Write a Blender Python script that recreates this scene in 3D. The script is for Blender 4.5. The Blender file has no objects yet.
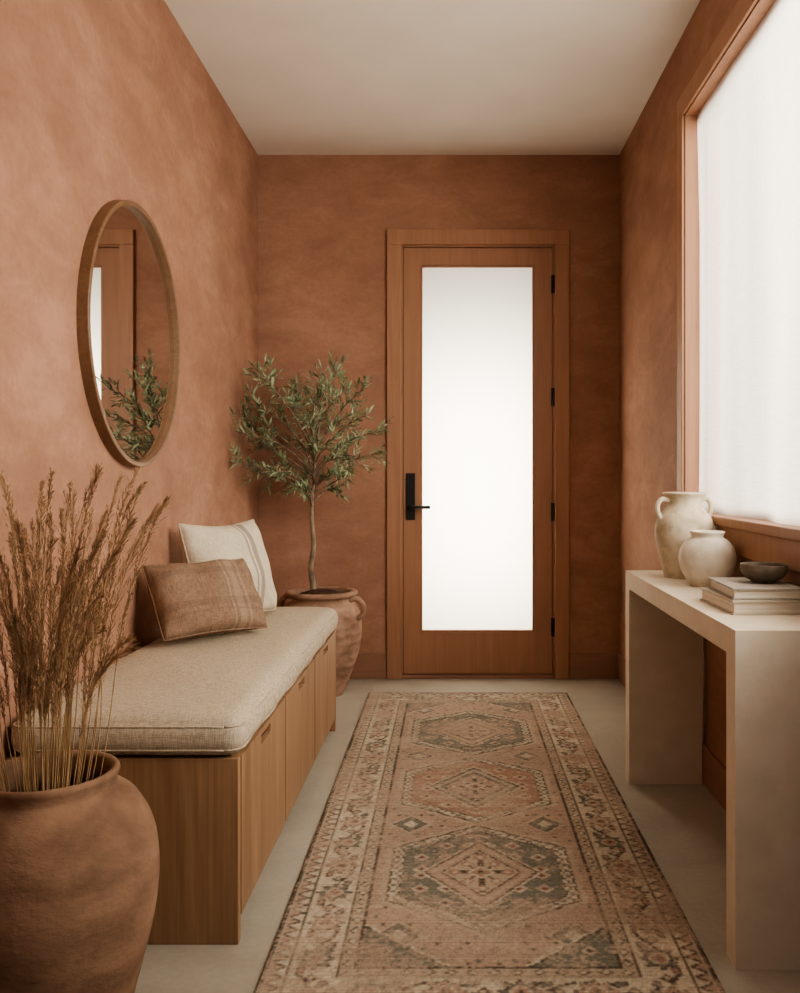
import bpy, bmesh, math, random
import numpy as np
from mathutils import Vector, Matrix, Euler
random.seed(7)
rng = np.random.default_rng(7)
C = bpy.context.scene.collection
PI = math.pi

# ------------------------------------------------------------------ helpers
def lin(r, g, b):
    f = lambda c: (c/255/12.92) if c/255 <= .04045 else ((c/255+.055)/1.055)**2.4
    return (f(r), f(g), f(b), 1)

def origin_of(p):
    while p.parent is not None:
        p = p.parent
    return Vector(p.location)

def obj(name, bm, m, parent=None, smooth=False, bevel=0, segs=2, loc=None, local=False):
    me = bpy.data.meshes.new(name)
    off = Vector((0, 0, 0))
    if not local:
        if parent is not None: off = origin_of(parent)
        elif loc is not None: off = Vector(loc)
    if off.length: bmesh.ops.translate(bm, verts=bm.verts, vec=-off)
    bmesh.ops.recalc_face_normals(bm, faces=bm.faces)
    if smooth:
        for f in bm.faces: f.smooth = True
    bm.to_mesh(me); bm.free()
    o = bpy.data.objects.new(name, me); C.objects.link(o)
    me.materials.append(m)
    if parent is not None: o.parent = parent
    elif loc is not None: o.location = loc
    if bevel:
        md = o.modifiers.new('bevel', 'BEVEL'); md.width = bevel; md.segments = segs
        md.limit_method = 'ANGLE'; md.angle_limit = math.radians(40)
    return o

def tag(o, label, cat, group=None):
    o['label'] = label; o['category'] = cat
    if group: o['group'] = group
    return o

def thing(name, label, cat, loc=(0, 0, 0), group=None):
    o = bpy.data.objects.new(name, None); C.objects.link(o)
    o.location = loc; o.empty_display_size = .05
    return tag(o, label, cat, group)

def struct(o):
    o['kind'] = 'structure'
    return o

def box(bm, x0, x1, y0, y1, z0, z1):
    r = bmesh.ops.create_cube(bm, size=1)
    bmesh.ops.scale(bm, vec=(x1-x0, y1-y0, z1-z0), verts=r['verts'])
    bmesh.ops.translate(bm, vec=((x0+x1)/2, (y0+y1)/2, (z0+z1)/2), verts=r['verts'])
    return r['verts']

def bx(*a):
    bm = bmesh.new(); box(bm, *a); return bm

def lathe(prof, cx=0, cy=0, z0=0, n=64, wob=0):
    bm = bmesh.new(); rings = []
    for i, (r, z) in enumerate(prof):
        if r < 1e-5:
            rings.append([bm.verts.new((cx, cy, z0+z))])
        else:
            ring = []
            for k in range(n):
                a = 2*PI*k/n
                rr = r*(1+wob*(math.sin(2*a+z*9)+.6*math.sin(3*a-z*14)))
                ring.append(bm.verts.new((cx+rr*math.cos(a), cy+rr*math.sin(a), z0+z)))
            rings.append(ring)
    for A, B in zip(rings, rings[1:]):
        if len(A) == 1 and len(B) == 1: continue
        if len(A) == 1:
            for k in range(n): bm.faces.new((A[0], B[(k+1) % n], B[k]))
        elif len(B) == 1:
            for k in range(n): bm.faces.new((A[k], A[(k+1) % n], B[0]))
        else:
            for k in range(n): bm.faces.new((A[k], A[(k+1) % n], B[(k+1) % n], B[k]))
    return bm

def smooth_prof(pts, k=4):
    out = []
    n = len(pts)
    for i in range(n-1):
        p0 = pts[max(i-1, 0)]; p1 = pts[i]; p2 = pts[i+1]; p3 = pts[min(i+2, n-1)]
        for j in range(k):
            t = j/k
            q = []
            for d in range(len(p1)):
                a, b, c, e = p0[d], p1[d], p2[d], p3[d]
                q.append(.5*((2*b)+(-a+c)*t+(2*a-5*b+4*c-e)*t*t+(-a+3*b-3*c+e)*t**3))
            if len(q) == 2: q[0] = max(q[0], 0)
            out.append(tuple(q))
    out.append(pts[-1])
    return out

def tube(bm, pts, radii, n=8, cap=True):
    pts = [Vector(p) for p in pts]
    if not hasattr(radii, '__len__'): radii = [radii]*len(pts)
    rings = []
    ref = None
    for i, p in enumerate(pts):
        t = (pts[min(i+1, len(pts)-1)]-pts[max(i-1, 0)]).normalized()
        if ref is None:
            ref = t.orthogonal().normalized()
        ref = (ref-t*ref.dot(t))
        if ref.length < 1e-6: ref = t.orthogonal()
        ref.normalize()
        b = t.cross(ref)
        rings.append([bm.verts.new(p+radii[i]*(math.cos(2*PI*k/n)*ref+math.sin(2*PI*k/n)*b)) for k in range(n)])
    for A, B in zip(rings, rings[1:]):
        for k in range(n): bm.faces.new((A[k], A[(k+1) % n], B[(k+1) % n], B[k]))
    if cap:
        bm.faces.new(rings[0]); bm.faces.new(list(reversed(rings[-1])))
    return bm

# ------------------------------------------------------------------ materials
def newmat(name):
    m = bpy.data.materials.new(name); m.use_nodes = True
    nt = m.node_tree
    return m, nt, nt.nodes['Principled BSDF']

def coords(nt, stretch=(1, 1, 1), rot=None):
    tc = nt.nodes.new('ShaderNodeTexCoord'); mp = nt.nodes.new('ShaderNodeMapping')
    mp.inputs['Scale'].default_value = stretch
    if rot: mp.inputs['Rotation'].default_value = rot
    nt.links.new(tc.outputs['Object'], mp.inputs['Vector'])
    return mp.outputs['Vector']

def noise(nt, vec, scale, detail=5, dist=0, rough=.55):
    n = nt.nodes.new('ShaderNodeTexNoise')
    n.inputs['Scale'].default_value = scale; n.inputs['Detail'].default_value = detail
    n.inputs['Distortion'].default_value = dist; n.inputs['Roughness'].default_value = rough
    nt.links.new(vec, n.inputs['Vector'])
    return n.outputs['Fac']

def ramp(nt, fac, stops):
    r = nt.nodes.new('ShaderNodeValToRGB')
    el = r.color_ramp.elements
    while len(el) < len(stops): el.new(.5)
    for e, (p, c) in zip(el, stops):
        e.position = p; e.color = c
    nt.links.new(fac, r.inputs['Fac'])
    return r.outputs['Color']

def mixc(nt, fac, a, b, mode='MIX'):
    x = nt.nodes.new('ShaderNodeMix'); x.data_type = 'RGBA'; x.blend_type = mode
    if isinstance(fac, (int, float)): x.inputs[0].default_value = fac
    else: nt.links.new(fac, x.inputs[0])
    for i, v in ((6, a), (7, b)):
        if isinstance(v, tuple): x.inputs[i].default_value = v
        else: nt.links.new(v, x.inputs[i])
    return x.outputs[2]

def math_node(nt, op, a, b=None, c=None):
    x = nt.nodes.new('ShaderNodeMath'); x.operation = op
    for i, v in enumerate((a, b, c)):
        if v is None: continue
        if isinstance(v, (int, float)): x.inputs[i].default_value = v
        else: nt.links.new(v, x.inputs[i])
    return x.outputs[0]

def bump(nt, bs, h, strength=.2, dist=.01):
    b = nt.nodes.new('ShaderNodeBump'); b.inputs['Strength'].default_value = strength
    b.inputs['Distance'].default_value = dist
    nt.links.new(h, b.inputs['Height']); nt.links.new(b.outputs['Normal'], bs.inputs['Normal'])

def pmat(name, c1, c2, scale=5, stretch=(1, 1, 1), detail=6, rough=.7, bmp=.1, bscale=None, spec=.25, lo=.35, hi=.65, dist=0, bd=.01, ribs=0):
    m, nt, bs = newmat(name)
    v = coords(nt, stretch)
    n = noise(nt, v, scale, detail, dist)
    nt.links.new(ramp(nt, n, [(lo, c1), (hi, c2)]), bs.inputs['Base Color'])
    bs.inputs['Roughness'].default_value = rough
    bs.inputs['Specular IOR Level'].default_value = spec
    if bmp:
        h = n if bscale is None else noise(nt, v, bscale, 5)
        if ribs:      # throwing rings round a hand-turned pot
            tc = nt.nodes.new('ShaderNodeTexCoord'); sp = nt.nodes.new('ShaderNodeSeparateXYZ')
            nt.links.new(tc.outputs['Object'], sp.inputs[0])
            s = math_node(nt, 'SINE', math_node(nt, 'MULTIPLY', math_node(nt, 'MULTIPLY_ADD', n, .04, sp.outputs['Z']), ribs))
            h = math_node(nt, 'MULTIPLY_ADD', s, .35, h)
        bump(nt, bs, h, bmp, bd)
    return m

R_ = math.radians
def plaster(name, c_dark, c_mid, c_light, bmp=.24):
    m, nt, bs = newmat(name)
    v = coords(nt, (1, 1, 1)); vs = coords(nt, (1.0, 1.0, 2.0), (R_(25), R_(35), 0)); vt = coords(nt, (1.0, 1.0, 2.2), (R_(-50), R_(-40), 0))
    n1 = noise(nt, v, 1.4, 5, .5, .55)
    n2 = noise(nt, vs, 3.8, 13, .6, .68)
    n4 = noise(nt, vt, 2.8, 13, .6, .68)
    n3 = noise(nt, v, 42, 6, .3, .6)
    f = math_node(nt, 'ADD', math_node(nt, 'MULTIPLY', n1, .30), math_node(nt, 'ADD', math_node(nt, 'MULTIPLY', n2, .30), math_node(nt, 'ADD', math_node(nt, 'MULTIPLY', n4, .28), math_node(nt, 'MULTIPLY', n3, .12))))
    col = ramp(nt, f, [(.41, c_dark), (.5, c_mid), (.59, c_light)])
    nt.links.new(col, bs.inputs['Base Color'])
    bs.inputs['Roughness'].default_value = .8; bs.inputs['Specular IOR Level'].default_value = .2
    h = math_node(nt, 'ADD', math_node(nt, 'MULTIPLY', n2, .5), math_node(nt, 'ADD', math_node(nt, 'MULTIPLY', n4, .4), math_node(nt, 'MULTIPLY', n3, .22)))
    bump(nt, bs, h, bmp, .02)
    return m

def linen(name, c1, c2, k=1.0, bmp=.35, stripes=None):
    m, nt, bs = newmat(name)
    a = noise(nt, coords(nt, (420*k, 45*k, 45*k)), 1, 3)
    b = noise(nt, coords(nt, (45*k, 420*k, 420*k)), 1, 3)
    s = math_node(nt, 'MULTIPLY', math_node(nt, 'ADD', a, b), .5)
    col = ramp(nt, s, [(.40, c1), (.60, c2)])
    if stripes:
        col = stripes(nt, col)
    nt.links.new(col, bs.inputs['Base Color'])
    bs.inputs['Roughness'].default_value = .95; bs.inputs['Specular IOR Level'].default_value = .1
    bump(nt, bs, s, bmp, .004)
    return m

def wood(name, c1, c2, axis='z', rough=.5, k=1.0):
    st = {'z': (9*k, 9*k, .8*k), 'y': (9*k, .8*k, 9*k), 'x': (.8*k, 9*k, 9*k)}[axis]
    m, nt, bs = newmat(name)
    v = coords(nt, st)
    n = noise(nt, v, 1, 6, 1.8, .6)
    v2 = coords(nt, tuple(s*14 if s > 3 else s*4 for s in st))
    n2 = noise(nt, v2, 1, 3)
    f = math_node(nt, 'ADD', math_node(nt, 'MULTIPLY', n, .65), math_node(nt, 'MULTIPLY', n2, .35))
    nt.links.new(ramp(nt, f, [(.34, c1), (.66, c2)]), bs.inputs['Base Color'])
    bs.inputs['Roughness'].default_value = rough; bs.inputs['Specular IOR Level'].default_value = .3
    bump(nt, bs, f, .06, .003)
    return m

def plain(name, c, rough=.5, spec=.3, metal=0):
    m, nt, bs = newmat(name)
    n = noise(nt, coords(nt), 60, 4)
    d = tuple(x*.85 for x in c[:3])+(1,)
    nt.links.new(ramp(nt, n, [(.3, d), (.7, c)]), bs.inputs['Base Color'])
    bs.inputs['Roughness'].default_value = rough; bs.inputs['Specular IOR Level'].default_value = spec
    bs.inputs['Metallic'].default_value = metal
    return m

MW = plaster('terracotta_limewash', lin(144, 107, 89), lin(157, 119, 99), lin(173, 134, 113))
MCEIL = pmat('ceiling_paint', lin(226, 219, 208), lin(232, 225, 215), 3, rough=.9, bmp=.05, bscale=80)
def floor_mat():
    m, nt, bs = newmat('polished_concrete')
    v = coords(nt)
    n1 = noise(nt, v, 2.2, 8, .5, .6); n2 = noise(nt, v, 55, 5)
    f = math_node(nt, 'ADD', math_node(nt, 'MULTIPLY', n1, .75), math_node(nt, 'MULTIPLY', n2, .25))
    nt.links.new(ramp(nt, f, [(.35, lin(154, 148, 135)), (.65, lin(178, 172, 159))]), bs.inputs['Base Color'])
    bs.inputs['Roughness'].default_value = .42; bs.inputs['Specular IOR Level'].default_value = .35
    bump(nt, bs, n2, .05, .003)
    return m
MFLOOR = floor_mat()
MDOOR = wood('stained_door_wood', lin(154, 114, 90), lin(170, 129, 103), 'z', .5)
MBASE = wood('baseboard_wood', lin(143, 107, 89), lin(155, 118, 99), 'x', .6)
MOAK = wood('golden_oak', lin(124, 95, 71), lin(168, 133, 103), 'z', .5, .7)
MOAKL = wood('oak_bench_top', lin(124, 95, 71), lin(168, 133, 103), 'y', .5, .7)
MMIRW = wood('mirror_frame_wood', lin(104, 78, 58), lin(128, 98, 75), 'y', .45)
MBLACK = plain('black_iron', lin(28, 26, 25), .45, .4)
MSLOTSHADE = plain('painted_slot_shade', lin(40, 28, 20), .8, .1)  # dark brown colour standing in for shade inside the bench slots
MURN = pmat('weathered_terracotta', lin(112, 87, 71), lin(154, 123, 102), 6, (1, 1, 1.6), 11, .9, .35, 40, .12, .34, .66, .4)
MPOT = pmat('old_clay', lin(130, 103, 87), lin(178, 148, 128), 8, (1, 1, 1.5), 10, .92, .40, 40, .1, .34, .66, .5, .01, 150)
MSOIL = pmat('soil', lin(50, 36, 26), lin(84, 62, 46), 60, rough=1, bmp=.6)
MTABLE = pmat('plaster_console', lin(210, 198, 179), lin(219, 207, 189), 12, detail=9, rough=.75, bmp=.08, bscale=60, spec=.2)
MVASE = pmat('speckled_cream_stoneware', lin(174, 161, 140), lin(206, 194, 172), 26, detail=12, rough=.7, bmp=.25, bscale=60, spec=.2, lo=.34, hi=.6)
MJAR = pmat('pale_glazed_stoneware', lin(198, 188, 171), lin(220, 212, 197), 20, detail=12, rough=.55, bmp=.12, bscale=60, spec=.3, lo=.34, hi=.58)
MBOWL = pmat('dark_stoneware', lin(92, 82, 72), lin(124, 112, 99), 30, rough=.6, bmp=.15)
MCOV1 = pmat('grey_cover', lin(152, 146, 137), lin(164, 158, 149), 200, rough=.8, bmp=.1)
MCOV2 = pmat('beige_cover', lin(182, 172, 157), lin(196, 186, 171), 200, rough=.8, bmp=.1)
MPAGE = pmat('paper_pages', lin(206, 196, 178), lin(238, 231, 217), 5, (1, 1, 120), rough=.9, bmp=.3)
MCUSH = linen('oatmeal_bench_linen', lin(162, 149, 130), lin(198, 185, 166), 1.2, .35)
def stripes_cream(nt, col):
    tc = nt.nodes.new('ShaderNodeTexCoord'); sp = nt.nodes.new('ShaderNodeSeparateXYZ')
    nt.links.new(tc.outputs['Object'], sp.inputs[0])
    x = sp.outputs['X']
    a = math_node(nt, 'LESS_THAN', math_node(nt, 'ABSOLUTE', math_node(nt, 'SUBTRACT', x, .035)), .005)
    b = math_node(nt, 'LESS_THAN', math_node(nt, 'ABSOLUTE', math_node(nt, 'SUBTRACT', x, .068)), .016)
    s = math_node(nt, 'MULTIPLY', math_node(nt, 'MAXIMUM', a, b), .62)
    return mixc(nt, s, col, lin(118, 106, 96))
MPIL1 = linen('cream_pillow_linen', lin(188, 176, 156), lin(216, 205, 186), 1.2, .3, stripes_cream)
def stripes_tan(nt, col):
    tc = nt.nodes.new('ShaderNodeTexCoord'); sp = nt.nodes.new('ShaderNodeSeparateXYZ')
    nt.links.new(tc.outputs['Object'], sp.inputs[0])
    x, z = sp.outputs['X'], sp.outputs['Z']
    def band(v, c, w): return math_node(nt, 'LESS_THAN', math_node(nt, 'ABSOLUTE', math_node(nt, 'SUBTRACT', v, c)), w)
    s1 = math_node(nt, 'MAXIMUM', band(x, .080, .014), math_node(nt, 'MAXIMUM', band(x, .050, .004), band(x, .112, .005)))
    s2 = math_node(nt, 'MAXIMUM', band(z, .09, .014), math_node(nt, 'MAXIMUM', band(z, .215, .012), band(z, .058, .004)))
    c = mixc(nt, math_node(nt, 'MULTIPLY', s1, .26), col, lin(184, 162, 142))
    return mixc(nt, math_node(nt, 'MULTIPLY', s2, .24), c, lin(96, 80, 70))
MPIL2 = linen('tan_plaid_wool', lin(118, 97, 82), lin(150, 125, 106), 1.0, .4, stripes_tan)
MSTEM = pmat('dry_stem', lin(148, 121, 88), lin(186, 155, 117), 30, rough=.8, bmp=0)
MPLUME = pmat('dry_plume', lin(148, 119, 91), lin(196, 164, 131), 25, rough=.9, bmp=0)
MBARK = pmat('olive_bark', lin(104, 92, 78), lin(152, 136, 116), 40, (1, 1, .4), rough=.9, bmp=.4)
MLEAF = pmat('olive_leaf', lin(82, 96, 66), lin(162, 174, 140), 22, rough=.5, bmp=0, spec=.35)

def mirror_mat():
    m, nt, bs = newmat('mirror_silver')
    bs.inputs['Metallic'].default_value = 1; bs.inputs['Roughness'].default_value = .015
    bs.inputs['Base Color'].default_value = (.86, .85, .83, 1)
    return m
MMIR = mirror_mat()

def sheer(name, tr, tl, col, folds=False):
    m = bpy.data.materials.new(name); m.use_nodes = True
    nt = m.node_tree; nt.nodes.clear()
    out = nt.nodes.new('ShaderNodeOutputMaterial')
    t = nt.nodes.new('ShaderNodeBsdfTransparent'); t.inputs[0].default_value = (1, .985, .96, 1)
    l = nt.nodes.new('ShaderNodeBsdfTranslucent'); l.inputs[0].default_value = col
    d = nt.nodes.new('ShaderNodeBsdfDiffuse'); d.inputs[0].default_value = col
    a = nt.nodes.new('ShaderNodeMixShader'); a.inputs[0].default_value = tl
    nt.links.new(d.outputs[0], a.inputs[1]); nt.links.new(l.outputs[0], a.inputs[2])
    b = nt.nodes.new('ShaderNodeMixShader')
    if folds:   # woven slubs let a little more or less through
        n = noise(nt, coords(nt, (8, 8, 200)), 1, 3); n2 = noise(nt, coords(nt, (8, 200, 8)), 1, 3)
        s = math_node(nt, 'MULTIPLY_ADD', math_node(nt, 'ADD', n, n2), .30, tr-.30)
        nt.links.new(s, b.inputs[0])
    else:
        b.inputs[0].default_value = tr
    nt.links.new(a.outputs[0], b.inputs[1]); nt.links.new(t.outputs[0], b.inputs[2])
    nt.links.new(b.outputs[0], out.inputs[0])
    return m
MSHEER = sheer('sheer_linen', .28, .74, (.93, .885, .81, 1), True)
MPANE = sheer('window_glass', .93, .5, (.92, .92, .9, 1))
MFROSTD = sheer('frosted_door_glass', .06, .92, (.95, .925, .87, 1))

# ------------------------------------------------------------------ room shell
XL, XR, YB, ZC, YF = -1.078, .93, 5.0, 2.908, -1.2
struct(obj('floor', bx(XL-.15, XR+.15, YF, YB+.3, -.1, 0), MFLOOR))
struct(obj('ceiling', bx(XL-.15, XR+.15, YF, YB+.15, ZC, ZC+.1), MCEIL))
struct(obj('wall_left', bx(XL-.15, XL, YF, YB, 0, ZC), MW))
WY0, WY1, WZ0, WZ1 = 1.1, 3.60, .985, 2.575
bm = bmesh.new()
box(bm, XR, XR+.15, YF, WY0, 0, ZC); box(bm, XR, XR+.15, WY1, YB, 0, ZC)
box(bm, XR, XR+.15, WY0, WY1, 0, WZ0); box(bm, XR, XR+.15, WY0, WY1, WZ1, ZC)
struct(obj('wall_right', bm, MW))
DX0, DX1, DZ1 = -.285, .574, 2.41
bm = bmesh.new()
box(bm, XL-.15, DX0, YB, YB+.15, 0, ZC); box(bm, DX1, XR+.15, YB, YB+.15, 0, ZC)
box(bm, DX0, DX1, YB, YB+.15, DZ1, ZC)
struct(obj('wall_back', bm, MW))
bm = bmesh.new(); box(bm, XL+.014, -.363, YB-.014, YB, 0, .14); box(bm, .652, XR-.012, YB-.014, YB, 0, .14)
struct(obj('baseboard_back', bm, MBASE, bevel=.003))
struct(obj('baseboard_left', bx(XL, XL+.014, 4.0, YB, 0, .14), MBASE, bevel=.003))
struct(obj('baseboard_right', bx(XR-.012, XR, YF, YB, 0, .14), MBASE, bevel=.003))

# door
dr = bpy.data.objects.new('door_1', None); C.objects.link(dr); dr.location = ((DX0+DX1)/2, YB, 0); struct(dr)
bm = bmesh.new()
box(bm, -.361, DX0+.004, YB-.022, YB, 0, DZ1-.004); box(bm, DX1-.004, .650, YB-.022, YB, 0, DZ1-.004)
box(bm, -.361, .650, YB-.022, YB, DZ1-.004, 2.49)
obj('door_casing', bm, MDOOR, dr, bevel=.004)
bm = bmesh.new()
box(bm, DX0, DX0+.012, YB, YB+.12, .02, DZ1); box(bm, DX1-.012, DX1, YB, YB+.12, .02, DZ1)
box(bm, DX0+.012, DX1-.012, YB, YB+.12, DZ1-.012, DZ1)
box(bm, DX0+.012, DX0+.026, YB+.058, YB+.075, .02, DZ1-.012); box(bm, DX1-.026, DX1-.012, YB+.058, YB+.075, .02, DZ1-.012)
box(bm, DX0+.026, DX1-.026, YB+.058, YB+.075, DZ1-.026, DZ1-.012)
obj('door_jamb', bm, MDOOR, dr)
obj('threshold', bx(DX0, DX1, YB-.01, YB+.13, 0, .02), MBASE, dr, bevel=.003)
GX0, GX1, GZ0, GZ1 = -.175, .458, .255, 2.299
lx0, lx1, lz0, lz1 = DX0+.015, DX1-.015, .024, DZ1-.015
bm = bmesh.new()
box(bm, lx0, GX0, YB+.012, YB+.056, lz0, lz1); box(bm, GX1, lx1, YB+.012, YB+.056, lz0, lz1)
box(bm, GX0, GX1, YB+.012, YB+.056, GZ1, lz1); box(bm, GX0, GX1, YB+.012, YB+.056, lz0, GZ0)
leaf = obj('door_leaf', bm, MDOOR, dr)
bm = bmesh.new(); e = .010
box(bm, GX0, GX0+e, YB+.018, YB+.05, GZ0, GZ1); box(bm, GX1-e, GX1, YB+.018, YB+.05, GZ0, GZ1)
box(bm, GX0+e, GX1-e, YB+.018, YB+.05, GZ0, GZ0+e); box(bm, GX0+e, GX1-e, YB+.018, YB+.05, GZ1-e, GZ1)
obj('glazing_bead', bm, MDOOR, leaf, bevel=.003)
obj('glass_pane', bx(GX0+e, GX1-e, YB+.032, YB+.034, GZ0+e, GZ1-e), MFROSTD, leaf)
hd = obj('door_handle', bx(-.256, -.205, YB+.002, YB+.012, .88, 1.14), MBLACK, dr, bevel=.003)
bm = bmesh.new()
tube(bm, [(-.23, YB+.004, .952), (-.23, YB-.035, .952), (-.226, YB-.045, .952), (-.215, YB-.048, .952), (-.12, YB-.048, .952)], .0095, 12)
obj('lever', bm, MBLACK, hd, smooth=True)
bm = bmesh.new(); tube(bm, [(-.23, YB+.004, 1.07), (-.23, YB-.006, 1.07)], .012, 20)
obj('keyhole_cylinder', bm, MBLACK, hd, smooth=False)
for z in (2.19, 1.563, .925, .285):
    bm = bmesh.new(); tube(bm, [(.564, YB-.004, z-.05), (.564, YB-.004, z+.05)], .008, 10)
    box(bm, .552, .564, YB+.008, YB+.013, z-.05, z+.05)
    obj('hinge', bm, MBLACK, dr)

# window
wn = bpy.data.objects.new('window_1', None); C.objects.link(wn); wn.location = (XR, (WY0+WY1)/2, WZ0); struct(wn)
bm = bmesh.new(); p = XR-.013
box(bm, p, XR, WY1-.006, WY1+.07, WZ0, WZ1-.006); box(bm, p, XR, WY0-.07, WY0+.006, WZ0, WZ1-.006)
box(bm, p, XR, WY0-.07, WY1+.07, WZ1-.006, WZ1+.075)
obj('window_casing', bm, MDOOR, wn, bevel=.003)
bm = bmesh.new()
box(bm, XR, XR+.15, WY1-.012, WY1, WZ0, WZ1); box(bm, XR, XR+.15, WY0, WY0+.012, WZ0, WZ1)
box(bm, XR, XR+.15, WY0+.012, WY1-.012, WZ1-.012, WZ1)
obj('window_jamb', bm, MDOOR, wn)
obj('window_sill', bx(XR-.022, XR+.15, WY0-.08, WY1+.08, WZ0-.03, WZ0+.002), MDOOR, wn, bevel=.004)
obj('window_apron', bx(p, XR, WY0-.07, WY1+.07, WZ0-.115, WZ0-.03), MDOOR, wn, bevel=.003)
bm = bmesh.new()
for y0, y1 in ((WY0+.012, 2.34), (2.34, WY1-.012)):
    box(bm, XR+.08, XR+.12, y0, y0+.035, WZ0, WZ1-.012); box(bm, XR+.08, XR+.12, y1-.035, y1, WZ0, WZ1-.012)
    box(bm, XR+.08, XR+.12, y0+.035, y1-.035, WZ0, WZ0+.035); box(bm, XR+.08, XR+.12, y0+.035, y1-.035, WZ1-.047, WZ1-.012)
obj('window_sash', bm, MDOOR, wn)
for y0, y1 in ((WY0+.047, 2.305), (2.375, WY1-.047)):
    obj('window_pane', bx(XR+.098, XR+.102, y0, y1, WZ0+.035, WZ1-.047), MPANE, wn)
# curtain
bm = bmesh.new(); ny, nz = 520, 40
y0, y1, z0, z1 = WY0+.0125, WY1-.0125, WZ0+.003, WZ1-.013
vs = []
for j in range(nz+1):
    row = []
    tz = j/nz
    for i in range(ny+1):
        y = y0+(y1-y0)*i/ny
        amp = .026*min(1, (1-tz)*3+.10)*(.60+.40*math.sin(y*4.7+2.2+.5*tz))
        x = XR+.046+amp*(.72*math.sin(y*12+2.4*math.sin(y*3.7)+.9*math.sin(tz*2.5))+.22*math.sin(y*25+1.3+1.8*math.sin(y*6)+.9*math.sin(tz*3+y*5)))
        row.append(bm.verts.new((x, y, z0+(z1-z0)*tz)))
    vs.append(row)
for j in range(nz):
    for i in range(ny): bm.faces.new((vs[j][i], vs[j][i+1], vs[j+1][i+1], vs[j+1][i]))
tag(obj('sheer_curtain', bm, MSHEER, smooth=True, loc=(XR+.04, (y0+y1)/2, z0)), 'white sheer linen curtain with soft vertical folds filling the window', 'curtain')

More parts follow.
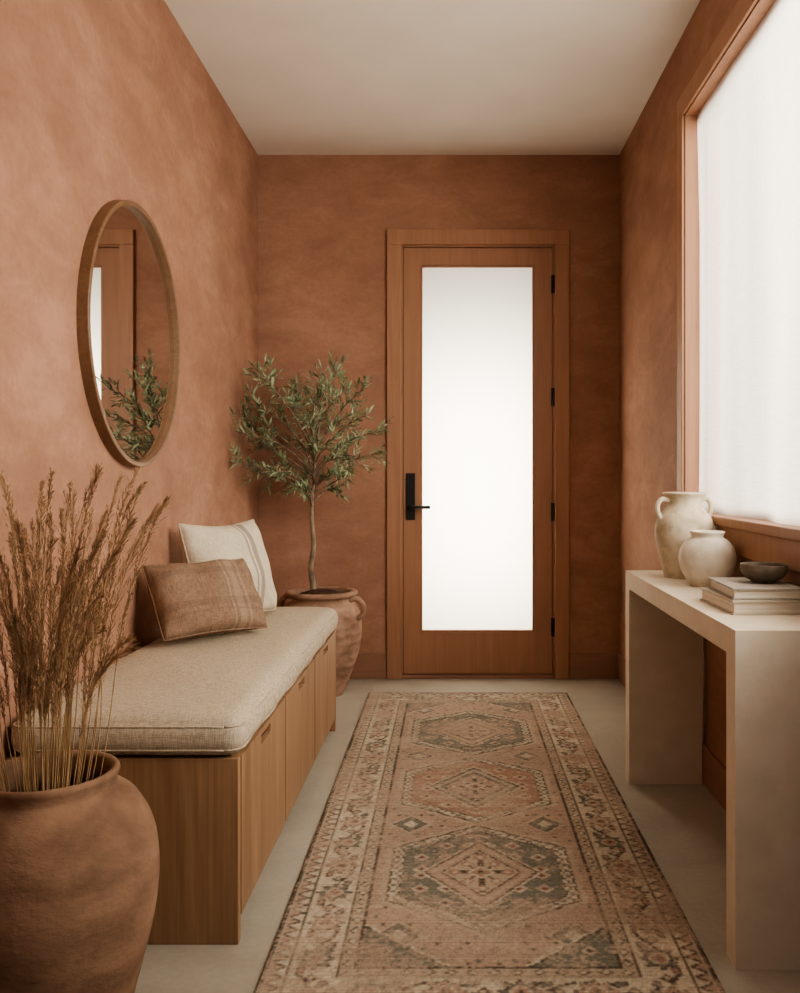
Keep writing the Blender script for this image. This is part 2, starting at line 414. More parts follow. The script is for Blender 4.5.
# ------------------------------------------------------------------ rug
def make_rug():
    W, L = 1.02, 2.80
    nx, ny = 340, 930
    u = np.linspace(-W/2, W/2, nx); v = np.linspace(0, L, ny)
    U, V = np.meshgrid(u, v)
    q = .0052
    uq = (np.floor(U/q)+.5)*q; vq = (np.floor(V/q)+.5)*q
    A = np.abs(uq)
    cr, ro, ru, dk, ol, tn = [np.array(lin(*c)[:3]) for c in ((184, 173, 155), (160, 138, 124), (150, 122, 108), (76, 69, 63), (110, 109, 100), (168, 153, 136))]
    col = np.zeros(U.shape+(3,)); col[:] = ro
    def put(mask, c): col[mask] = c
    # --- field
    lat = np.sin(2*PI*uq/.085)*np.sin(2*PI*vq/.105)
    put(lat > .80, tn); put(lat < -.86, ol)
    lat2 = np.abs(((uq+.5) % .07)-.035)+np.abs((vq % .09)-.045)
    put(lat2 < .009, dk)
    P = .70
    k = np.clip(np.round((vq-L/2)/P), -1, 1)
    dv = np.abs(vq-L/2-k*P)
    jit = .022*(np.abs((vq % .046)-.023)/.023)     # stepped, hooked edge
    # bars that link the medallions along the middle
    put((A < .014) & (np.abs(vq-L/2) < 1.02), dk); put((A < .007) & (np.abs(vq-L/2) < 1.02), cr)
    hexd = np.maximum(A/.262, .5*A/.262+dv/.345)+jit
    put(hexd < 1.06, tn)
    put(hexd < 1.0, dk); put(hexd < .97, cr)
    put((hexd < .955) & (hexd > .885) & ((np.floor(vq/.018)+np.floor(uq/.018)) % 2 == 0), ol)
    put(hexd < .875, dk)
    mid = (k == 0)
    put((hexd < .855) & ~mid, ol); put((hexd < .855) & mid, ru)
    fl = (np.abs(((A+.01) % .072)-.036)+np.abs(((dv+.02) % .080)-.040))
    ins = hexd < .80
    put(ins & (fl < .025), cr); put(ins & (fl < .018), ru); put(ins & (fl < .008), dk)
    d2 = A/.165+dv/.215+jit*.8
    put(d2 < 1.05, cr); put(d2 < 1.0, dk); put((d2 < .95) & ~mid, ro); put((d2 < .95) & mid, ol)
    put((d2 < .87) & (d2 > .79), tn)
    put((d2 < .70), dk); put((d2 < .66) & ~mid, tn); put((d2 < .66) & mid, ro)
    arm = ((A < .010) & (dv < .125)) | ((dv < .010) & (A < .095)) | ((np.abs(A-dv*.8) < .006) & (d2 < .55))
    put(arm & (d2 < .68), dk)
    for (ax, ay) in ((.0, .1), (.075, 0), (.04, .055)):
        m = np.abs(A-ax)+np.abs(dv-ay)
        put(m < .022, ru); put(m < .010, cr)
    c3 = A+dv
    put(c3 < .042, cr); put(c3 < .030, ru); put(c3 < .013, dk)
    # side diamonds between medallions
    dh = np.abs(vq-L/2); dh = np.minimum(np.abs(dh-P/2), np.abs(dh-1.5*P))
    sd = np.abs(A-.215)+dh*.9
    put(sd < .070, tn); put(sd < .056, dk); put(sd < .050, ol); put(sd < .026, cr)
    # spandrels in the field ends
    EB = .212
    ve = np.minimum(vq-EB, L-EB-vq)
    sp = ve/.19+(.298-A)/.21+jit*2
    put((sp < 1.06) & (ve > 0), cr); put((sp < 1.0) & (ve > 0), dk); put((sp < .95) & (ve > 0), ol)
    put((sp < .84) & (ve > 0) & (fl < .022), tn); put((sp < .84) & (ve > 0) & (fl < .012), dk)
    # --- border
    es = .51-np.abs(uq); ee = np.minimum(vq, L-vq)
    end = ee < es
    e = np.minimum(es, ee); s = np.where(end, uq+.51, vq)
    b = e < EB
    put(b, tn)
    put(b & (e < .012), dk)
    g1 = (e > .014) & (e < .050)
    put(g1, cr)
    tri = np.abs((s % .042)-.021)/.021
    put(g1 & ((e-.014)/.036 < tri), ro)
    put(g1 & (np.abs((e-.014)/.036-tri) < .17), dk)
    put((e > .050) & (e < .059), dk)
    mb = (e > .059) & (e < .165); put(mb, cr)
    w = e-.112; p = .165
    t = (s % p)-p/2; alt = (np.floor(s/p) % 2 == 0)
    ang = np.arctan2(w, t); rr = np.hypot(t*.94, w*1.02)
    pet = .041*(1+.20*np.cos(8*ang))
    put(mb & (rr < pet), dk); put(mb & (rr < pet-.006) & alt, ro); put(mb & (rr < pet-.006) & ~alt, ol)
    put(mb & (rr < .023), cr); put(mb & (rr < .017), ru); put(mb & (rr < .007), dk)
    # slanted leaves and a vine running between the rosettes
    t2 = ((s+p/2) % p)-p/2
    vine = np.abs(w-.034*np.sin(2*PI*s/(2*p)+.6))
    put(mb & (vine < .005) & (rr > pet+.004), dk)
    for (a_, b_) in ((-.028, .028), (.028, -.028)):
        lf = np.hypot((t2-a_)*.75+(w-b_)*.5, (w-b_)*1.4-(t2-a_)*.6)
        put(mb & (lf < .018), dk); put(mb & (lf < .012), ru if a_ > 0 else ol)
    put(mb & (np.abs(t2)+np.abs(w) < .018), dk); put(mb & (np.abs(t2)+np.abs(w) < .011), tn)
    put((e > .165) & (e < .174), dk)
    g2 = (e > .174) & (e < .204); put(g2, tn)
    dd = np.abs((s % .050)-.025)/.020+np.abs(e-.189)/.013
    put(g2 & (dd < 1), dk); put(g2 & (dd < .62), cr)
    put((e > .204) & (e < EB), dk)
    # pile softens every edge
    c2 = col.copy()
    c2[1:-1] = .5*col[1:-1]+.25*col[:-2]+.25*col[2:]
    c3_ = c2.copy()
    c3_[:, 1:-1] = .6*c2[:, 1:-1]+.2*c2[:, :-2]+.2*c2[:, 2:]
    col = c3_
    # --- wear and abrash
    def vn(sx, sy):
        a = rng.random((sy+2, sx+2))
        yy = np.linspace(0, sy, ny); xx = np.linspace(0, sx, nx)
        yi = yy.astype(int); xi = xx.astype(int)
        fy = (yy-yi)[:, None]; fx = (xx-xi)[None, :]
        fy = fy*fy*(3-2*fy); fx = fx*fx*(3-2*fx)
        g = lambda dy, dx: a[np.ix_(yi+dy, xi+dx)]
        return (g(0, 0)*(1-fx)+g(0, 1)*fx)*(1-fy)+(g(1, 0)*(1-fx)+g(1, 1)*fx)*fy
    wear = .34*vn(5, 13)+.28*vn(20, 50)+.38*vn(120, 330)
    wf = np.clip((wear-.375)*3.0, .06, .80)[..., None]
    tint = vn(4, 10)[..., None]
    worn = tint*tn+(1-tint)*ro
    col = col*(1-wf)+worn*wf
    rows = (.88+.24*rng.random((ny, 1)))*(.90+.20*vn(3, 30))*(.80+.40*vn(320, 460))
    col = np.clip(col*rows[..., None], 0, 1)
    verts = np.stack([U, V-L/2, np.zeros_like(U)], -1).reshape(-1, 3)
    idx = np.arange(nx*ny).reshape(ny, nx)
    faces = np.stack([idx[:-1, :-1], idx[:-1, 1:], idx[1:, 1:], idx[1:, :-1]], -1).reshape(-1, 4)
    me = bpy.data.meshes.new('runner_rug')
    me.vertices.add(len(verts)); me.vertices.foreach_set('co', verts.astype(np.float32).ravel())
    nf = len(faces)
    me.loops.add(nf*4); me.loops.foreach_set('vertex_index', faces.astype(np.int32).ravel())
    me.polygons.add(nf); me.polygons.foreach_set('loop_start', np.arange(0, nf*4, 4, dtype=np.int32))
    me.update(calc_edges=True)
    ca = me.color_attributes.new('woven_pattern', 'FLOAT_COLOR', 'POINT')
    rgba = np.concatenate([col, np.ones(U.shape+(1,))], -1).astype(np.float32)
    ca.data.foreach_set('color', rgba.ravel())
    m, nt, bs = newmat('woven_wool')
    at = nt.nodes.new('ShaderNodeAttribute'); at.attribute_name = 'woven_pattern'
    nt.links.new(at.outputs['Color'], bs.inputs['Base Color'])
    bs.inputs['Roughness'].default_value = 1; bs.inputs['Specular IOR Level'].default_value = .05
    bump(nt, bs, noise(nt, coords(nt, (120, 320, 1)), 1, 3), .4, .004)
    me.materials.append(m)
    o = bpy.data.objects.new('runner_rug', me); C.objects.link(o)
    o.location = ((-.428+.593)/2, 1.84+L/2, .009)
    md = o.modifiers.new('thickness', 'SOLIDIFY'); md.thickness = .009; md.offset = -1
    return o
tag(make_rug(), 'worn dusty rose patterned runner rug with three hexagonal medallions on the floor', 'rug')

# ------------------------------------------------------------------ bench
BX0, BX1, BY0, BY1, BZ = XL+.003, -.514, 2.164, 3.99, .45
bn = thing('storage_bench', 'long golden oak storage bench with three front panels against left wall', 'bench', ((BX0+BX1)/2, (BY0+BY1)/2, 0))
for y in (BY0, BY1-.026):
    obj('end_panel', bx(BX0, BX1, y, y+.026, 0, BZ-.002), MOAK, bn, bevel=.002)
obj('seat_board', bx(BX0, BX1-.022, BY0+.0265, BY1-.0265, BZ-.026, BZ-.002), MOAKL, bn, bevel=.002)
obj('back_panel', bx(BX0, BX0+.018, BY0+.0265, BY1-.0265, .07, BZ-.027), MOAKL, bn)
obj('bottom_board', bx(BX0+.019, BX1-.024, BY0+.0265, BY1-.0265, .072, .092), MOAKL, bn)
obj('toe_kick', bx(BX1-.06, BX1-.042, BY0+.0265, BY1-.0265, 0, .071), MOAKL, bn)
n = 3; a0, a1 = BY0+.029, BY1-.029; pw = (a1-a0)/n
for i in range(n):
    y0, y1 = a0+i*pw+.005, a0+(i+1)*pw-.005
    yc = (y0+y1)/2; zt = BZ-.006; hw = .062
    bm = bmesh.new()
    # front with a finger slot cut near its top edge
    s0, s1 = zt-.040, zt-.016
    box(bm, BX1-.021, BX1, y0, y1, .058, s0)
    box(bm, BX1-.021, BX1, y0, yc-hw, s0, zt); box(bm, BX1-.021, BX1, yc+hw, y1, s0, zt)
    box(bm, BX1-.021, BX1, yc-hw, yc+hw, s1, zt)
    bmesh.ops.remove_doubles(bm, verts=bm.verts, dist=1e-5)
    pn = obj('drawer_front', bm, MOAK, bn)
    obj('finger_slot_shade', bx(BX1-.0205, BX1-.014, yc-hw+.0005, yc+hw-.0005, s0+.0005, s1-.0005), MSLOTSHADE, pn)  # added dark plate behind the finger slot, paints the shade of the hollow

# cushion: a rounded box with a soft crown
def soft_box(x0, x1, y0, y1, z0, z1, r, cuts, crown, seed=1):
    bm = bmesh.new(); box(bm, -1, 1, -1, 1, -1, 1)
    bmesh.ops.subdivide_edges(bm, edges=bm.edges[:], cuts=cuts, use_grid_fill=True)
    hx, hy, hz = (x1-x0)/2, (y1-y0)/2, (z1-z0)/2
    wy = lambda a, k: math.copysign(1-(1-abs(a))**k, a)
    for v in bm.verts:
        a, b, c = wy(v.co.x, 1.7), wy(v.co.y, 2.3), wy(v.co.z, 1.1)
        p = Vector((a*hx, b*hy, c*hz))
        q = Vector((max(-hx+r, min(hx-r, p.x)), max(-hy+r, min(hy-r, p.y)), max(-hz+r, min(hz-r, p.z))))
        d = p-q
        if d.length > 1e-9: p = q+d.normalized()*r
        if c > 0:
            p.z += c*crown*(1-a**4)*(1-b**8)*(1+.25*math.sin(b*11+a*2)+.15*math.sin(b*23-a*4))
        if abs(a) > .9: p.x += math.copysign(.006*math.sin(b*17+c)*(1-b**8), a)*.6
        v.co = p+Vector(((x0+x1)/2, (y0+y1)/2, (z0+z1)/2))
    return bm
cx0, cx1, cy0, cy1, cz0, cz1 = XL+.010, BX1+.014, BY0-.018, BY1-.004, BZ, .548
cu = obj('bench_cushion', soft_box(cx0, cx1, cy0, cy1, cz0, cz1, .044, 36, .020), MCUSH, smooth=True, loc=((cx0+cx1)/2, (cy0+cy1)/2, cz0))
tag(cu, 'thick oatmeal linen seat cushion lying along the oak bench', 'cushion')
# stitched seam running round the top and bottom edges of the cushion
for zz in (cz0+.021, cz1-.021):
    path = []; rr_ = .0385
    for (qx, qy, s0) in ((cx1-.044, cy0+.044, -90), (cx1-.044, cy1-.044, 0), (cx0+.044, cy1-.044, 90), (cx0+.044, cy0+.044, 180)):
        for k_ in range(7):
            t = math.radians(s0+15*k_); path.append((qx+rr_*math.cos(t), qy+rr_*math.sin(t), zz))
    full = []
    for k_ in range(len(path)):
        A_, B_ = Vector(path[k_]), Vector(path[(k_+1) % len(path)])
        m_ = max(1, int((B_-A_).length/.03))
        for j in range(m_):
            q = A_.lerp(B_, j/m_)
            b = (q.y-(cy0+cy1)/2)/((cy1-cy0)/2)
            cc_ = (zz-(cz0+cz1)/2)/((cz1-cz0)/2)
            if q.x > cx1-.02: q.x += .0036*math.sin(b*17+cc_)*(1-b**8)
            full.append(q)
    full.append(full[0])
    bm = bmesh.new(); tube(bm, full, .0026, 6)
    obj('seam', bm, MCUSH, cu, smooth=True)

# pillows
def pillow(name, w, h, t, m, loc, yaw, tilt, label, seed, sag=.0):
    bm = bmesh.new(); n = 44
    rr = random.Random(seed); ph = [rr.uniform(0, 6) for _ in range(6)]
    def pt(i, j, side):
        a = -1+2*i/n; b = -1+2*j/n
        cn = 1-.035*(a*a*b*b)**2
        x = w/2*a*(1-.05*(1-b*b))*cn; z = h/2*b*(1-.05*(1-a*a))*cn+h/2
        z -= sag*h*(1-a*a)*max(b, 0)**2
        f = max((1-a*a)*(1-b*b), 0)**.42
        cr_ = math.exp(-((abs(a)-abs(b))/.22)**2)*(abs(a)*abs(b))      # creases run to the corners
        wr = .010*math.sin(5*a+3*b+ph[0])*math.sin(4*b-2*a+ph[1])+.007*math.sin(9*a*b+ph[2])+.010*cr_*math.sin(14*(a-b*(1 if a*b > 0 else -1))+ph[3])
        y = side*(t/2*f+wr*f**.7*(1 if side < 0 else .4))
        y += -.018*max(-b, 0)**2*(1-a*a) # slumps forward a little at the foot
        return (x, y, z)
    F = [[bm.verts.new(pt(i, j, -1)) for i in range(n+1)] for j in range(n+1)]
    B = [[F[j][i] if i in (0, n) or j in (0, n) else bm.verts.new(pt(i, j, 1)) for i in range(n+1)] for j in range(n+1)]
    for j in range(n):
        for i in range(n):
            bm.faces.new((F[j][i], F[j][i+1], F[j+1][i+1], F[j+1][i]))
            bm.faces.new((B[j][i], B[j+1][i], B[j+1][i+1], B[j][i+1]))
    o = obj(name, bm, m, smooth=True, local=True)
    o.location = loc; o.rotation_euler = (-tilt, 0, yaw)
    tag(o, label, 'pillow')
    bm = bmesh.new(); path = []
    for i in range(n): path.append(pt(i, 0, 1))
    for j in range(n): path.append(pt(n, j, 1))
    for i in range(n, 0, -1): path.append(pt(i, n, 1))
    for j in range(n, -1, -1): path.append(pt(0, j, 1))
    tube(bm, path, .0028, 6)
    obj('seam', bm, m, o, smooth=True, local=True)
    return o
R = math.radians
pillow('throw_pillow', .405, .395, .19, MPIL1, (-.818, 3.49, .579), R(58), R(19), 'oatmeal linen throw pillow with a thin dark woven band, leaning behind the tan plaid pillow', 3, .05)
pillow('throw_pillow', .395, .30, .18, MPIL2, (-.792, 3.05, .587), R(42), R(37), 'tan brown plaid lumbar pillow leaning in front of the cream pillow', 5, .05)

# ------------------------------------------------------------------ mirror
mc = Vector((XL, 3.02, 1.595)); Rm = .438
mr = thing('round_mirror', 'round wall mirror in a thin brown wood frame above the bench', 'mirror', mc)
bm = bmesh.new(); N = 128
prof = [(Rm, 0), (Rm, .033), (Rm-.002, .035), (Rm-.015, .035), (Rm-.017, .033), (Rm-.017, .012), (Rm-.05, .012), (Rm-.05, 0)]
rings = []
for r, x in prof:
    rings.append([bm.verts.new((mc.x+x, mc.y+r*math.cos(2*PI*k/N), mc.z+r*math.sin(2*PI*k/N))) for k in range(N)])
for i in range(len(rings)):
    A_, B_ = rings[i], rings[(i+1) % len(rings)]
    for k in range(N): bm.faces.new((A_[k], A_[(k+1) % N], B_[(k+1) % N], B_[k]))
obj('mirror_frame', bm, MMIRW, mr)
bm = bmesh.new(); rg = Rm-.0172
f0 = [bm.verts.new((mc.x+.0125, mc.y+rg*math.cos(2*PI*k/N), mc.z+rg*math.sin(2*PI*k/N))) for k in range(N)]
f1 = [bm.verts.new((mc.x+.016, mc.y+rg*math.cos(2*PI*k/N), mc.z+rg*math.sin(2*PI*k/N))) for k in range(N)]
bm.faces.new(f0); bm.faces.new(f1)
for k in range(N): bm.faces.new((f0[k], f0[(k+1) % N], f1[(k+1) % N], f1[k]))
obj('mirror_glass', bm, MMIR, mr)

# ------------------------------------------------------------------ near urn and grass
ux, uy = -.790, 1.76
prof = smooth_prof([(.0, 0), (.122, 0), (.136, .012), (.166, .12), (.198, .25), (.208, .35), (.198, .43), (.168, .488), (.141, .510), (.130, .520), (.129, .532), (.133, .545), (.130, .553), (.120, .552), (.113, .54), (.115, .5), (.155, .44), (.175, .34), (.12, .06), (0, .05)], 4)
ur = obj('terracotta_urn', lathe(prof, ux, uy, 0, 80, .004), MURN, smooth=True, loc=(ux, uy, 0))
tag(ur, 'large round weathered terracotta urn on floor in front of the bench', 'urn')
gb = thing('dried_grass_bunch', 'tall bunch of feathery brown dried grass standing in the large terracotta urn', 'dried grass', (ux, uy, .07))
NST = 66
for i in range(NST):
    a = random.uniform(0, 2*PI); rb = .07*math.sqrt(random.random())
    out = random.uniform(.15, 1)**.8
    h = random.uniform(.82, 1.16)-.05*out*random.random()
    lean = .22*out
    dx, dy = math.cos(a), math.sin(a)
    tipx = ux+dx*lean+.006; tipy = uy+dy*lean*.8
    if tipx < XL+.07: tipx = XL+.07+random.uniform(0, .06)
    base = Vector((ux-dx*rb*.4, uy-dy*rb*.4, .08))
    rim = Vector((ux+dx*.104*out+random.gauss(0, .006), uy+dy*.104*out+random.gauss(0, .006), .55))
    tip = Vector((tipx, tipy, h))
    mid = rim.lerp(tip, .5)+Vector((-(tipx-ux)*.08, -(tipy-uy)*.08, .02))+Vector((random.gauss(0, .006), random.gauss(0, .006), 0))
    pts = smooth_prof([tuple(base), tuple(rim), tuple(mid), tuple(tip)], 8)
    P_ = [Vector(q) for q in pts]
    droop = random.uniform(.01, .05)
    for k_, q in enumerate(P_):
        t = k_/(len(P_)-1)
        if t > .66:
            s = (t-.66)/.34; q.x += (dx*.8+.15)*droop*s*s; q.z -= droop*.4*s*s
            q.x = max(q.x, XL+.05)
    bm = bmesh.new(); tube(bm, P_, [.0016*(1-.65*k_/len(P_)) for k_ in range(len(P_))], 5)
    st = obj('stalk', bm, MSTEM, gb, smooth=True)
    bm = bmesh.new()
    start = random.uniform(.42, .62)
    def wisp(p0, d, ln, wid):
        sd_ = d.cross(Vector((random.gauss(0, 1), random.gauss(0, 1), random.gauss(0, 1)))).normalized()*wid
        e_ = p0+d*ln; e_.z -= ln*.12; m_ = p0+d*ln*.5
        if min(e_.x, m_.x) < XL+.006: return
        bm.faces.new([bm.verts.new(c) for c in (p0, m_+sd_, e_, m_-sd_)])
    nb = random.randint(62, 78)
    for s_ in range(nb):              # feathery side branchlets, each with its own wisps
        t = start+(1-start)*((s_+random.random()*.6)/nb)
        fi = min(t, .999)*(len(P_)-1); i0 = min(int(fi), len(P_)-2)
        p0 = P_[i0].lerp(P_[i0+1], fi-i0); tg = (P_[i0+1]-P_[i0]).normalized()
        env = math.sin(PI*min(1, (s_/nb)*.80+.20))**.8
        az = random.uniform(0, 2*PI)
        o1 = tg.orthogonal().normalized(); o2 = tg.cross(o1)
        sd = (math.cos(az)*o1+math.sin(az)*o2)
        ang = random.uniform(.08, .32)
        d = (tg*math.cos(ang)+sd*math.sin(ang)).normalized()
        bl = random.uniform(.025, .052)*(.3+.7*env)
        wisp(p0, d, bl, .0005)
        nw = 8
        for w_ in range(nw):
            pp = p0+d*bl*(w_+.5)/nw
            dd = (d+Vector((random.gauss(0, .24), random.gauss(0, .24), random.gauss(.03, .20)))).normalized()
            wisp(pp, dd, random.uniform(.008, .017), random.uniform(.0005, .0010))
    obj('plume', bm, MPLUME, st)

# ------------------------------------------------------------------ olive tree
px_, py_ = -.672, 4.65
prof = smooth_prof([(0, 0), (.10, 0), (.112, .01), (.15, .10), (.19, .22), (.205, .32), (.198, .41), (.172, .465), (.158, .485), (.162, .50), (.182, .512), (.184, .528), (.172, .534), (.150, .53), (.143, .5), (.16, .44), (.17, .3), (.1, .05), (0, .04)], 4)
pt_ = thing('terracotta_planter', 'two-handled old clay planter holding the olive tree beside the door', 'planter', (px_, py_, 0))
obj('pot_body', lathe(prof, px_, py_, 0, 72, .003), MPOT, pt_, smooth=True)
for ang in (R(-18), R(162)):
    d = Vector((math.cos(ang), math.sin(ang), 0)); c = Vector((px_, py_, 0))
    bm = bmesh.new()
    tube(bm, smooth_prof([tuple(c+d*.160+Vector((0, 0, .490))), tuple(c+d*.20+Vector((0, 0, .497))), tuple(c+d*.232+Vector((0, 0, .465))), tuple(c+d*.228+Vector((0, 0, .42))), tuple(c+d*.192+Vector((0, 0, .395)))], 5), .014, 10)
    obj('handle', bm, MPOT, pt_, smooth=True)
so = obj('soil', lathe([(0, .5395), (.05, .5385), (.09, .526), (.141, .508), (.141, .495), (0, .495)], px_, py_, 0, 40), MSOIL, pt_)

tx = px_-.045
tr = thing('olive_tree', 'small olive tree with thin trunk and grey-green leaves in the clay planter', 'tree', (tx, py_, .5405))
trunk = smooth_prof([(tx, py_, .5405), (tx, py_, .56), (tx-.012, py_-.005, .65), (tx+.004, py_-.01, .77), (tx-.006, py_-.012, .90), (tx-.002, py_-.02, 1.02), (tx+.01, py_-.03, 1.16), (tx, py_-.03, 1.34), (tx+.01, py_-.03, 1.52)], 5)
bm = bmesh.new(); nT = len(trunk)
tube(bm, trunk, [.017*(1-.78*i/nT) for i in range(nT)], 10)
for v in bm.verts: v.co.z = max(v.co.z, .5400)
trk = obj('trunk', bm, MBARK, tr, smooth=True)
bmB = bmesh.new(); bmL = bmesh.new()
def leafm(p, d, ln):
    d = d.normalized(); up = Vector((random.gauss(0, .5), random.gauss(0, .5), 1))
    s = d.cross(up)
    if s.length < 1e-3: return
    s.normalize(); w = ln*random.uniform(.08, .115)
    nrm = s.cross(d)
    tip = p+d*ln-Vector((0, 0, ln*random.uniform(0, .12)))
    if min(p.x, tip.x) < XL+.012 or max(p.y, tip.y) > YB-.012: return
    m1 = p+d*ln*.35+nrm*ln*.03; m2 = p+d*ln*.7+nrm*ln*.02
    v = [bmL.verts.new(c) for c in (p, m1+s*w, m2+s*w*.75, tip, m2-s*w*.75, m1-s*w)]
    bmL.faces.new(v)
def along(pts, t):
    f = t*(len(pts)-1); i = min(int(f), len(pts)-2)
    return Vector(pts[i]).lerp(Vector(pts[i+1]), f-i), (Vector(pts[i+1])-Vector(pts[i])).normalized()
def at_height(z):
    for a_, b_ in zip(trunk, trunk[1:]):
        if a_[2] <= z <= b_[2]:
            return Vector(a_).lerp(Vector(b_), (z-a_[2])/(b_[2]-a_[2]))
    return Vector(trunk[-1])
def leafy(pts, t0, n):
    for k_ in range(n):
        t = t0+(1-t0)*(k_+random.random())/n
        p, tg = along(pts, t)
        o1 = tg.orthogonal().normalized(); o2 = tg.cross(o1); az = random.uniform(0, 2*PI)
        sd = math.cos(az)*o1+math.sin(az)*o2
        leafm(p, tg*random.uniform(.45, 1)+sd*random.uniform(.45, .95)+Vector((0, 0, .12)), random.uniform(.038, .062))
    p, tg = along(pts, 1)
    leafm(p, tg, .05)
cc = Vector((tx+.015, py_-.12, 1.35)); rad = Vector((.40, .34, .385))
def clampx(v):
    v.x = max(v.x, XL+.03); v.y = min(v.y, YB-.05); return v
NBR = 43
for i in range(NBR):
    z = -.95+1.9*((i+.5)/NBR); a = i*2.39996+random.uniform(-.4, .4)
    r = math.sqrt(max(0, 1-min(z*z, .98)))
    k_ = random.uniform(.60, 1.12)
    tip = clampx(cc+Vector((r*math.cos(a)*rad.x*k_, r*math.sin(a)*rad.y*k_, z*rad.z*min(k_, 1.07))))
    s = at_height(min(max(.93+(tip.z-.95)*.55, .95), 1.46))
    mid = s.lerp(tip, .55)+Vector((0, 0, .01+.04*random.random()))+Vector((random.gauss(0, .028), random.gauss(0, .028), 0))
    path = smooth_prof([tuple(s), tuple(mid), tuple(tip+Vector((0, 0, .01)))], 6)
    tube(bmB, path, [.005*(1-.75*j/len(path)) for j in range(len(path))], 5)
    leafy(path, .44, 17)
    for _ in range(4):
        p, tg = along(path, random.uniform(.5, .95))
        e_ = clampx(p+(tg+Vector((random.gauss(0, .65), random.gauss(0, .65), random.gauss(.2, .55)))).normalized()*random.uniform(.06, .12))
        tw = [tuple(p), tuple(p.lerp(e_, .5)+Vector((0, 0, -.004))), tuple(e_)]
        tube(bmB, tw, [.0022, .0017, .001], 4)
        leafy(tw, .2, 8)
obj('branches', bmB, MBARK, tr, smooth=True)
obj('foliage', bmL, MLEAF, tr)

# ------------------------------------------------------------------ console table and what stands on it
TX0, TX1, TY0, TY1, TZ = .647, .914, 2.055, 3.355, .775
tb = thing('console_table', 'cream plaster waterfall console table against right wall under the window', 'table', ((TX0+TX1)/2, (TY0+TY1)/2, 0))
# top and leg slabs meet in plain butt joints so the faces run on without a step
obj('table_top', bx(TX0, TX1, TY0, TY1, TZ-.062, TZ), MTABLE, tb)
for y in (TY0, TY1-.068):
    obj('leg', bx(TX0, TX1, y, y+.068, 0, TZ-.062), MTABLE, tb)

vx, vy = .808, 3.13
va = thing('handled_vase', 'tall speckled cream stoneware vase with two handles at far end of console', 'vase', (vx, vy, TZ))
prof = smooth_prof([(0, 0), (.062, 0), (.070, .008), (.086, .07), (.099, .135), (.100, .175), (.088, .212), (.068, .236), (.060, .252), (.062, .272), (.073, .287), (.075, .292), (.070, .295), (.058, .287), (.052, .262), (.052, .245), (.078, .2), (.085, .15), (.06, .02), (0, .012)], 4)
obj('vase_body', lathe(prof, vx, vy, TZ, 64, .003), MVASE, va, smooth=True)
for ang in (R(15), R(195)):
    d = Vector((math.cos(ang), math.sin(ang), 0)); c = Vector((vx, vy, TZ))
    bm = bmesh.new()
    tube(bm, smooth_prof([tuple(c+d*.060+Vector((0, 0, .266))), tuple(c+d*.085+Vector((0, 0, .272))), tuple(c+d*.101+Vector((0, 0, .255))), tuple(c+d*.101+Vector((0, 0, .225))), tuple(c+d*.088+Vector((0, 0, .203)))], 5), .0085, 10)
    obj('handle', bm, MVASE, va, smooth=True)

jx, jy = .817, 2.88
prof = smooth_prof([(0, 0), (.046, 0), (.053, .006), (.078, .042), (.089, .085), (.083, .122), (.066, .145), (.052, .154), (.049, .160), (.053, .169), (.055, .173), (.050, .176), (.043, .169), (.041, .158), (.064, .13), (.074, .085), (.04, .014), (0, .01)], 4)
ja = obj('round_jar', lathe(prof, jx, jy, TZ, 64, .003), MJAR, smooth=True, loc=(jx, jy, TZ))
tag(ja, 'small round pale glazed jar standing in front of the two-handled vase', 'jar')

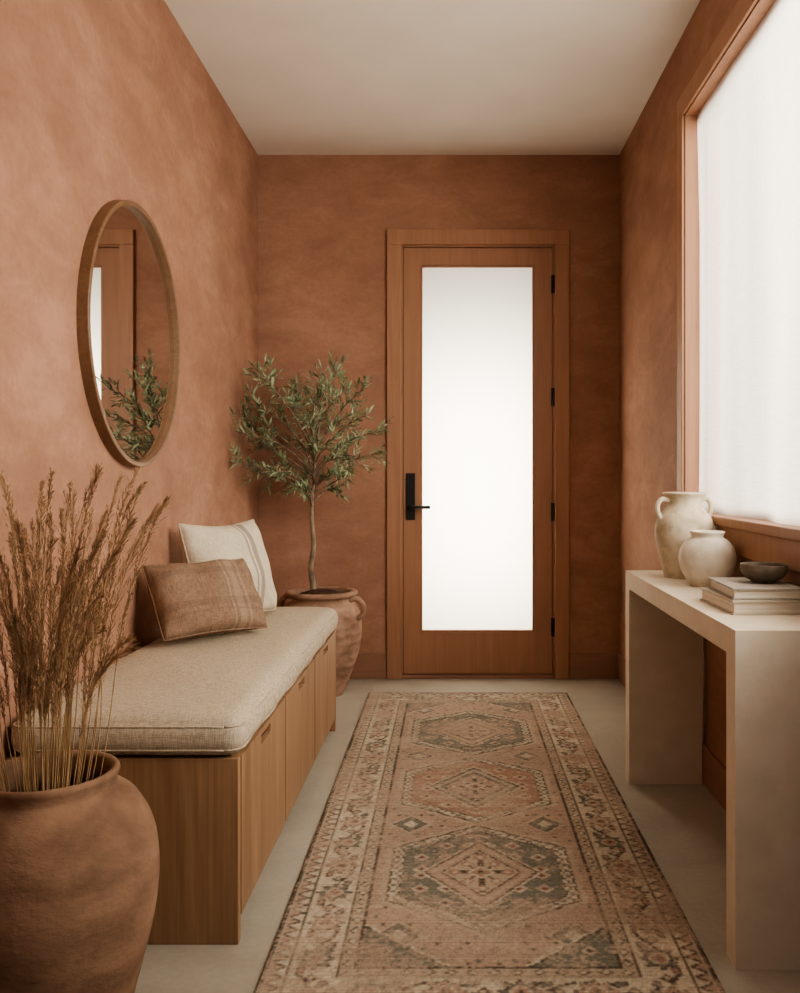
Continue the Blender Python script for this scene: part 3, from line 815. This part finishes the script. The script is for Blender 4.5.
def book(x, y, z, w, l, t, rot, mc, label):
    b = thing('book', label, 'book', (x, y, z), 'books stacked on the console')
    c = .0045
    bm = bmesh.new()      # spine faces the wall, page edges face the corridor
    box(bm, -w/2, w/2, -l/2, l/2, 0, c); box(bm, -w/2, w/2, -l/2, l/2, t-c, t); box(bm, w/2-c, w/2, -l/2, l/2, c, t-c)
    obj('cover', bm, mc, b, bevel=.0008, local=True)
    obj('pages', bx(-w/2+.006, w/2-c, -l/2+.006, l/2-.006, c, t-c), MPAGE, b, local=True)
    b.rotation_euler.z = rot
book(.807, 2.42, TZ, .200, .280, .036, R(1.5), MCOV2, 'thick beige book with pale page edges at the bottom of the stack of two')
book(.812, 2.415, TZ+.036, .184, .250, .030, R(-2), MCOV1, 'grey covered book under the dark bowl, upper of two')
bz = TZ+.066
prof = smooth_prof([(0, 0), (.030, 0), (.033, .005), (.051, .016), (.060, .032), (.061, .047), (.060, .050), (.057, .047), (.055, .034), (.044, .019), (.02, .012), (0, .011)], 4)
bo = obj('bowl', lathe(prof, .838, 2.42, bz, 56), MBOWL, smooth=True, loc=(.838, 2.42, bz))
tag(bo, 'small dark brown stoneware bowl on top of the two books', 'bowl')

# ------------------------------------------------------------------ light
def area(name, loc, rot, sx, sy, power, col):
    l = bpy.data.lights.new(name, 'AREA'); l.shape = 'RECTANGLE'; l.size = sx; l.size_y = sy
    l.energy = power; l.color = col
    o = bpy.data.objects.new(name, l); C.objects.link(o); o.location = loc; o.rotation_euler = rot
    return o
# daylight slanting in from outside the curtained window, and behind the frosted door (faces -Y)
lp = Vector((XR+1.7, .9, 2.3)); ld = Vector((XR, 2.8, 1.75))-lp
area('window_daylight', lp, ld.to_track_quat('-Z', 'Y').to_euler(), 2.2, 2.0, 640, (1, .965, .91))
area('door_daylight', (.14, YB+.55, 1.08), (R(-90), 0, 0), .8, 1.4, 52, (1, .935, .83))
w = bpy.data.worlds.new('World'); bpy.context.scene.world = w; w.use_nodes = True
bg = w.node_tree.nodes['Background']; bg.inputs[0].default_value = (1, .975, .94, 1); bg.inputs[1].default_value = .36

# ------------------------------------------------------------------ camera
cd = bpy.data.cameras.new('camera'); cam = bpy.data.objects.new('camera', cd); C.objects.link(cam)
cam.location = (0, 0, 1.13); cam.rotation_euler = (R(90), 0, 0)
cd.sensor_fit = 'VERTICAL'; cd.sensor_height = 36; cd.sensor_width = 36*800/993
cd.lens = 36*900/993
cd.shift_x = -52/993; cd.shift_y = -21.5/993
cd.clip_start = .05
bpy.context.scene.camera = cam
vs_ = bpy.context.scene.view_settings
vs_.view_transform = 'AgX'; vs_.exposure = .03
try: vs_.look = 'AgX - Medium High Contrast'
except Exception: pass
